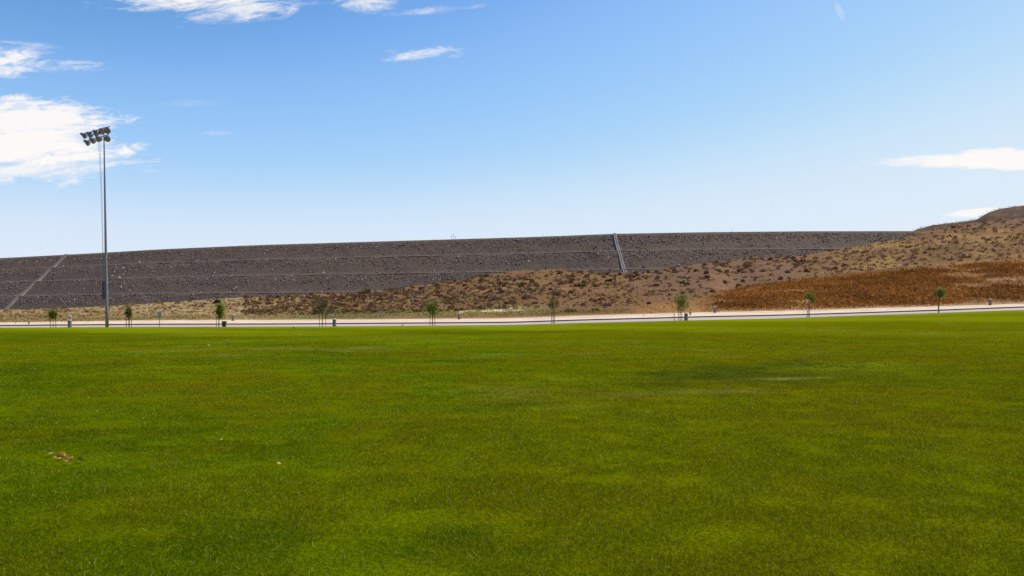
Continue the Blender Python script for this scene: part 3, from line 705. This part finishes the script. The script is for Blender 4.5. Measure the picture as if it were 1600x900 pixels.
sapling(1063, 456, 501, (1050, 1077, 457, 486), [(1053, 489), (1060.2, 470), (1063.2, 486), (1065.8, 470)], 1063, 'tall tufted sapling with four stakes beside a bollard', (118, 118, 46), 760, 18)
sapling(1265, 456, 496, (1258, 1273, 457, 472), [(1260.6, 484), (1265.4, 483)], 1263, 'small round sapling in front of the rust-brown brush', (108, 116, 42), 480, 12)
sapling(1467, 448, 489, (1460, 1477, 449, 468), [(1465.2, 478), (1467.6, 470)], 1467.2, 'bushy-topped sapling farthest right along the road', (112, 118, 50), 560, 14)

# ------------------------------------------------------------------ floodlight tower
d = 89.6; k = d / F; bz = float(zat(E(167), LAWN_D)) - 0.05; bx = at(167.3, d)
tower = thing('light_tower', (bx, d, bz), 'tall grey steel floodlight tower at the left edge of the lawn', 'light tower')
X = lambda p: (p - 167.3) * k
Zp = lambda y: zat(y, d) - bz
b = bmesh.new(); htop = Zp(199)
nseg = 10; add_tube(b, [(X(167.3 - 5.0 * i / nseg), 0, htop * i / nseg - (0.1 if i == 0 else 0)) for i in range(nseg + 1)], [0.185 - 0.125 * i / nseg for i in range(nseg + 1)], 14)
bm_obj('pole', b, M_STEEL, tower, True)
b = bmesh.new(); add_box(b, (X(163.6), -0.05, Zp(453.5)), (0.34, 0.42, 27 * k), bevel=0.03); cab = bm_obj('ballast_cabinet', b, M_CAB, tower)
b = bmesh.new(); add_box(b, (X(163.6), -0.275, Zp(453.5)), (0.26, 0.025, 24 * k), bevel=0.008); bm_obj('cabinet_door', b, M_CAB, cab)
def arm_pt(px, py, px0, px1):
    f = (px - px0) / (px1 - px0); y = 2.2 - 4.4 * f; dd = d + y          # the arm runs back on the left, forward on the right
    return Vector(((px - CX) * dd / F - bx, y, zat(py, dd) - bz))
LAMPS = []
for px0, py0, px1, py1, lamps in ((127, 210.5, 171.5, 197.5, [(131.5, 211.5), (140.5, 210.2), (149.8, 207.2), (158.2, 204.6), (168.2, 203.4)]), (133, 221.5, 170, 210.2, [(136.5, 222.6), (145, 219.2), (153.8, 216.4), (168.2, 216.2)])):
    a, c = arm_pt(px0, py0, px0, px1), arm_pt(px1, py1, px0, px1)
    b = bmesh.new(); add_tube(b, [a, c], 0.06, 8); arm = bm_obj('crossarm', b, M_STEEL, tower)
    for lx_, ly_ in lamps:
        p = arm_pt(lx_, ly_, px0, px1); f = (lx_ - px0) / (px1 - px0); al = arm_pt(lx_, py0 + (py1 - py0) * f, px0, px1)
        aim = Vector((0.95 - 0.85 * f ** 1.6, 0.15 - 1.0 * f ** 1.6, -0.55)).normalized()
        Mx = Matrix.Translation(p - aim * 0.12) @ aim.to_track_quat('Z', 'Y').to_matrix().to_4x4()
        b = bmesh.new(); add_lathe(b, [(0.10, -0.34), (0.15, -0.28), (0.17, -0.12), (0.24, 0.02), (0.33, 0.20), (0.36, 0.30), (0.36, 0.34), (0.33, 0.34)], 16, Mx); fl = bm_obj('floodlight', b, M_LAMP, tower, True)
        b = bmesh.new(); add_lathe(b, [(0.325, 0.343), (0.2, 0.37), (0.02, 0.385)], 16, Mx); bm_obj('lens', b, M_LENS, fl, True)
        b = bmesh.new(); add_tube(b, [al, p - aim * 0.15], 0.035, 6); bm_obj('mount', b, M_STEEL, fl)
        LAMPS.append(p)
for off in (-0.09, 0.06):
    b = bmesh.new(); p0 = arm_pt(155, 217, 133, 170) + Vector((off, 0, 0)); p1 = Vector((X(162.0) + off * 0.3, -0.1, Zp(440)))
    add_tube(b, [p0.lerp(p1, q / 6) + Vector((-0.10 * math.sin(math.pi * q / 6) * -1, 0, 0)) for q in range(7)], 0.016, 5); bm_obj('cable', b, M_STEEL, tower)

# ------------------------------------------------------------------ small street furniture
def bollard(px, py, hpx, wpx, dd, z, label):
    o = thing('bollard', (at(px, dd), dd, z), label, 'bollard', 'squat stone bollards along the road'); w = wpx * dd / F; h = hpx * dd / F
    b = bmesh.new(); add_lathe(b, [(w * 0.5, -0.08), (w * 0.5, h * 0.12), (w * 0.46, h * 0.14), (w * 0.46, h * 0.84)], 16); bm_obj('shaft', b, M_STONE, o)
    b = bmesh.new(); add_lathe(b, [(w * 0.52, h * 0.842), (w * 0.53, h * 0.9), (w * 0.42, h * 0.96), (w * 0.2, h), (0.02, h * 1.01)], 16); bm_obj('cap', b, M_CAP, o)
for px, lab in ((109, 'grey stone bollard at the lawn edge just left of the light tower'), (522.5, 'grey stone bollard at the lawn edge right of the wide sparse sapling'), (1072, 'grey stone bollard at the lawn edge beside the tall tufted sapling')):
    bollard(px, 0, 12.5, 6.0, 89.9, float(zat(E(px), LAWN_D)) - 0.03, lab)
for px, base, lab in ((109.5, 502.5, 'stone bollard across the road, seen above the leftmost near bollard'), (364, 502, 'stone bollard across the road, right of the dark bin'), (717.5, 499.4, 'stone bollard across the road, right of the round-headed sapling'),
                      (1117, 489.0, 'stone bollard across the road where the rust-brown brush begins'), (1547, 477.6, 'stone bollard across the road near the right edge')):
    dd = 117.5; f = (dd - KERB_D) / (VERGE_D - KERB_D); z = float((zat(K(px), KERB_D) + 0.155) * (1 - f) + zat(S(px), VERGE_D) * f)
    bollard(px, 0, 10.5, 4.6, dd, z - 0.02, lab)
# bin
px = 350.3; dd = 89.8; o = thing('litter_bin', (at(px, dd), dd, float(zat(E(px), LAWN_D)) - 0.02), 'dark brown litter bin standing beside the fullest sapling', 'bin')
b = bmesh.new(); add_lathe(b, [(0.21, 0), (0.22, 0.04), (0.27, 0.56), (0.27, 0.58)], 20); bm_obj('body', b, M_BIN, o)
b = bmesh.new(); add_lathe(b, [(0.29, 0.583), (0.30, 0.60), (0.30, 0.65), (0.26, 0.67), (0.2, 0.675)], 20); bm_obj('lid', b, M_BIN, o)
# signs
def sign(px, dd, z, y0, y1, wpx, label):
    o = thing('road_sign', (at(px, dd), dd, z), label, 'sign', 'small grey road signs'); h0, h1 = zat(y1, dd) - z, zat(y0, dd) - z; w = wpx * dd / F
    b = bmesh.new(); add_tube(b, [(0, 0.04, -0.1), (0, 0.04, h1 - 0.03)], 0.035, 8); bm_obj('post', b, M_STAKE, o)
    b = bmesh.new(); add_box(b, (0, 0, (h0 + h1) / 2), (w, 0.02, h1 - h0), bevel=0.006); bm_obj('sign_plate', b, M_SIGN, o)
sign(249, 90.2, float(zat(E(249), LAWN_D)) - 0.03, 488, 496, 6.4, 'blank grey sign on a thin post between two saplings left of the bin')
z593 = float(terr(593, 126.0)); sign(593, 126.0, z593, 485.8, 490.2, 5.6, 'small pale sign among the green weeds beyond the road')
# hydrants
for px, dd, lab in ((45.2, 110.0, 'small dull yellow fire hydrant on the far sidewalk near the left edge'), (1078.5, 110.5, 'small dull yellow fire hydrant on the far sidewalk right of the tufted sapling')):
    f = (dd - KERB_D) / (VERGE_D - KERB_D); z = float((zat(K(px), KERB_D) + 0.155) * (1 - f) + zat(S(px), VERGE_D) * f)
    o = thing('fire_hydrant', (at(px, dd), dd, z), lab, 'hydrant', 'fire hydrants on the far sidewalk')
    b = bmesh.new(); add_lathe(b, [(0.17, -0.03), (0.17, 0.05), (0.11, 0.06), (0.11, 0.42), (0.15, 0.43), (0.15, 0.48)], 14); bm_obj('barrel', b, M_HYD, o)
    b = bmesh.new(); add_lathe(b, [(0.13, 0.483), (0.12, 0.56), (0.07, 0.62), (0.03, 0.64), (0.03, 0.69)], 14); bm_obj('bonnet', b, M_HYD, o)
    for v in ((1, 0), (-1, 0), (0, -1)):
        b = bmesh.new(); add_tube(b, [(v[0] * 0.1, v[1] * 0.1, 0.33), (v[0] * 0.2, v[1] * 0.2, 0.33)], 0.06, 10); bm_obj('nozzle', b, M_HYD, o)
# thin stakes on the far sidewalk, and a dark post on the knoll
for px, dd, lab in ((24.5, 111.0, 'short thin stake on the far sidewalk at the left edge'), (1005.5, 111.0, 'short thin stake on the far sidewalk left of the tufted sapling')):
    f = (dd - KERB_D) / (VERGE_D - KERB_D); z = float((zat(K(px), KERB_D) + 0.155) * (1 - f) + zat(S(px), VERGE_D) * f)
    o = thing('marker_stake', (at(px, dd), dd, z), lab, 'stake', 'thin stakes on the far sidewalk'); b = bmesh.new(); add_tube(b, [(0, 0, -0.05), (0, 0, 0.36)], 0.03, 6); bm_obj('shaft', b, M_STAKE, o)
    b = bmesh.new(); add_box(b, (0, 0, 0.385), (0.07, 0.04, 0.05)); bm_obj('cap', b, M_STAKE, o)
g = ground_at(852.5, 421.5) or (at(852.5, 278), 278.0, float(terr(852.5, 278)))
o = thing('dark_post', g, 'short dark post standing on top of the central knoll', 'post')
b = bmesh.new(); add_tube(b, [(0, 0, -0.2), (0, 0, 1.0)], 0.2, 8); bm_obj('shaft', b, M_DARKPOST, o)
b = bmesh.new(); add_lathe(b, [(0.23, 1.002), (0.23, 1.06), (0.05, 1.14)], 8); bm_obj('cap', b, M_DARKPOST, o)

# ------------------------------------------------------------------ fallen leaves and birds on the lawn
def lawn_pt(px, py):
    d = 4.5
    while d < 95:
        z = float(lawn_z(np.array((px - CX) * d / F), np.array(d)))
        if HY - (z - EYE) * F / d <= py: break
        d += 0.02
    return Vector(((px - CX) * d / F, d, z))
def leaf_mesh(size, seed, material, curl=0.9, lobes=5):
    r = np.random.default_rng(seed); n, rings = 40, 6; V = [(0, 0, 0)]; Fc = []
    for i in range(1, rings + 1):
        for q in range(n):
            th = 2 * math.pi * q / n; out = 0.62 + 0.38 * abs(math.cos(th * lobes / 2)) ** 0.7 + 0.05 * r.normal() * (i == rings)
            rr = i / rings * out * (1.0 if abs(th - math.pi) > 0.4 else 0.7); x, y = rr * math.cos(th), rr * math.sin(th) * 0.85
            V.append((x, y, curl * (0.55 * y * y + 0.35 * x * x) + 0.10 * math.sin(3 * x + seed) + 0.06 * math.cos(5 * y + seed)))
    for q in range(n): Fc.append((0, 1 + q, 1 + (q + 1) % n, 1 + (q + 1) % n))
    me = bpy.data.meshes.new('dry_leaf'); F3 = [(0, 1 + q, 1 + (q + 1) % n) for q in range(n)]
    for i in range(rings - 1):
        a = 1 + i * n; F3 += [(a + q, a + n + q, a + n + (q + 1) % n, a + (q + 1) % n) for q in range(n)]
    me.from_pydata([(x * size, y * size, z * size) for x, y, z in V], [], F3); me.materials.append(material)
    me.polygons.foreach_set('use_smooth', [True] * len(me.polygons)); return me
for i, (px, py, s, rx, ry, rz, mtl, lab) in enumerate((
        (92.0, 720.5, 0.052, 75, 10, 20, M_DEADLEAF, 'curled red-brown dead leaf standing up in the grass, left of the pale-edged one'),
        (99.0, 718.5, 0.046, 55, -30, 120, M_DEADLEAF, 'pointed brown dead leaf behind the curled red-brown leaf'),
        (107.5, 727.5, 0.060, -50, 25, 60, M_DEADLEAF, 'largest curled brown dead leaf in the cluster, with a pale rim'),
        (79.5, 714.5, 0.028, 20, 10, 10, M_PALELEAF, 'tiny pale leaf scrap at the left end of the leaf cluster'),
        (126.0, 724.5, 0.046, 35, -15, 200, M_PALELEAF, 'flat tan leaf lying at the right end of the leaf cluster'),
        (436.0, 731.0, 0.026, 30, 5, 45, M_PALELEAF, 'single small tan leaf alone in the grass right of the cluster'),
        (345.5, 692.5, 0.026, 5, 5, 0, M_PALELEAF, 'pale straw-coloured scrap lying flat in the grass'),
        (326.5, 540.8, 0.06, 40, 0, 30, M_PALELEAF, 'pale yellowish leaf far out on the lawn below the fullest sapling'),
        (1068.5, 543.5, 0.055, 30, 0, 0, M_DARKLEAF, 'dark shrivelled leaf out on the lawn in front of the tufted sapling'))):
    p = lawn_pt(px, py); o = link('dry_leaf', leaf_mesh(s, 3 + i, mtl, 1.1 if i < 3 else 0.4), None, p + Vector((0, 0, 0.058 if i < 3 else 0.046)))
    o.rotation_euler = (R(rx), R(ry), R(rz)); tag(o, lab, 'leaf', 'fallen leaves on the lawn')
def bird(px, py, rz, pitch, label):
    p = lawn_pt(px, py); o = thing('bird', p, label, 'bird', 'small birds on the far lawn', R(rz)); b = bmesh.new()
    ax = [(-0.17, 0.10, 0.006), (-0.11, 0.105, 0.018), (-0.06, 0.115, 0.04), (0.0, 0.125, 0.052), (0.05, 0.14, 0.045), (0.085, 0.165, 0.028), (0.105, 0.185, 0.03), (0.125, 0.19, 0.024), (0.14, 0.19, 0.009), (0.165, 0.187, 0.003)]
    add_tube(b, [(x * math.cos(R(pitch)), 0, z + x * math.sin(R(pitch))) for x, z, r_ in ax], [r_ for _, _, r_ in ax], 10)
    for y in (-0.02, 0.02): add_tube(b, [(0, y, 0.09), (0.01, y, 0.045), (0.0, y, -0.01)], 0.005, 5)
    bm_obj('body', b, M_BIRD, o, True)
bird(459.5, 514.0, 150, 25, 'small dark bird on the lawn left of the wide sparse sapling')
bird(628.8, 509.6, 20, 10, 'small dark bird at the lawn edge left of the round-headed sapling')

# ------------------------------------------------------------------ turf blades
NBL = 1000000
bd = 4.2 * (62 / 4.2) ** rng.random(NBL); bpx = rng.uniform(-140, 1740, NBL)
sd_ = 3.2 * (14 / 3.2) ** rng.random(260000); sp_ = np.where(rng.random(260000) < 0.5, rng.uniform(-900, -140, 260000), rng.uniform(1740, 2500, 260000))
bd = np.concatenate([bd, sd_]); bpx = np.concatenate([bpx, sp_]); NBL = len(bd)
BX, BY = (bpx - CX) * bd / F, bd
tuft = fbm(BX * 2.2, BY * 2.2, 101, 3)
keep = tuft > rng.uniform(0.12, 0.52, NBL); BX, BY, bd, tuft = BX[keep], BY[keep], bd[keep], tuft[keep]; n = len(BX)
BZ = lawn_z(BX, BY) - 0.006
h = rng.uniform(0.014, 0.038, n) * (0.6 + 0.8 * tuft) * (1 - 0.35 * sst(bd, 25, 62)); w = np.maximum(0.0022, bd * 0.00042) * rng.uniform(0.7, 1.3, n)
an = rng.uniform(0, 2 * np.pi, n); ln = np.abs(rng.normal(0.0, 0.95, n)) * h; la = rng.uniform(0, 2 * np.pi, n)
c = np.stack([BX, BY, BZ], -1); off = np.stack([np.cos(an) * w, np.sin(an) * w, np.zeros(n)], -1); tip = c + np.stack([np.cos(la) * ln, np.sin(la) * ln, h], -1)
V = np.stack([c - off, c + off, tip], 1).reshape(-1, 3)
g = rng.uniform(0.6, 1.45, n); tint = np.stack([g * rng.uniform(0.9, 1.15, n), g, g], -1)
wr = wear_at(BX, BY); drybl = rng.random(n) < 0.055; wr[drybl, 0] = rng.uniform(0.5, 1.0, drybl.sum()); tint[drybl] *= 1.75
me = mesh_np('grass', V, np.arange(n * 3).reshape(n, 3), M_BLADE, False, {'wear': np.repeat(wr, 3, 0), 'tint': np.repeat(tint, 3, 0)})
tag(link('grass', me), 'short mown green grass of the lawn', 'grass', kind='stuff')
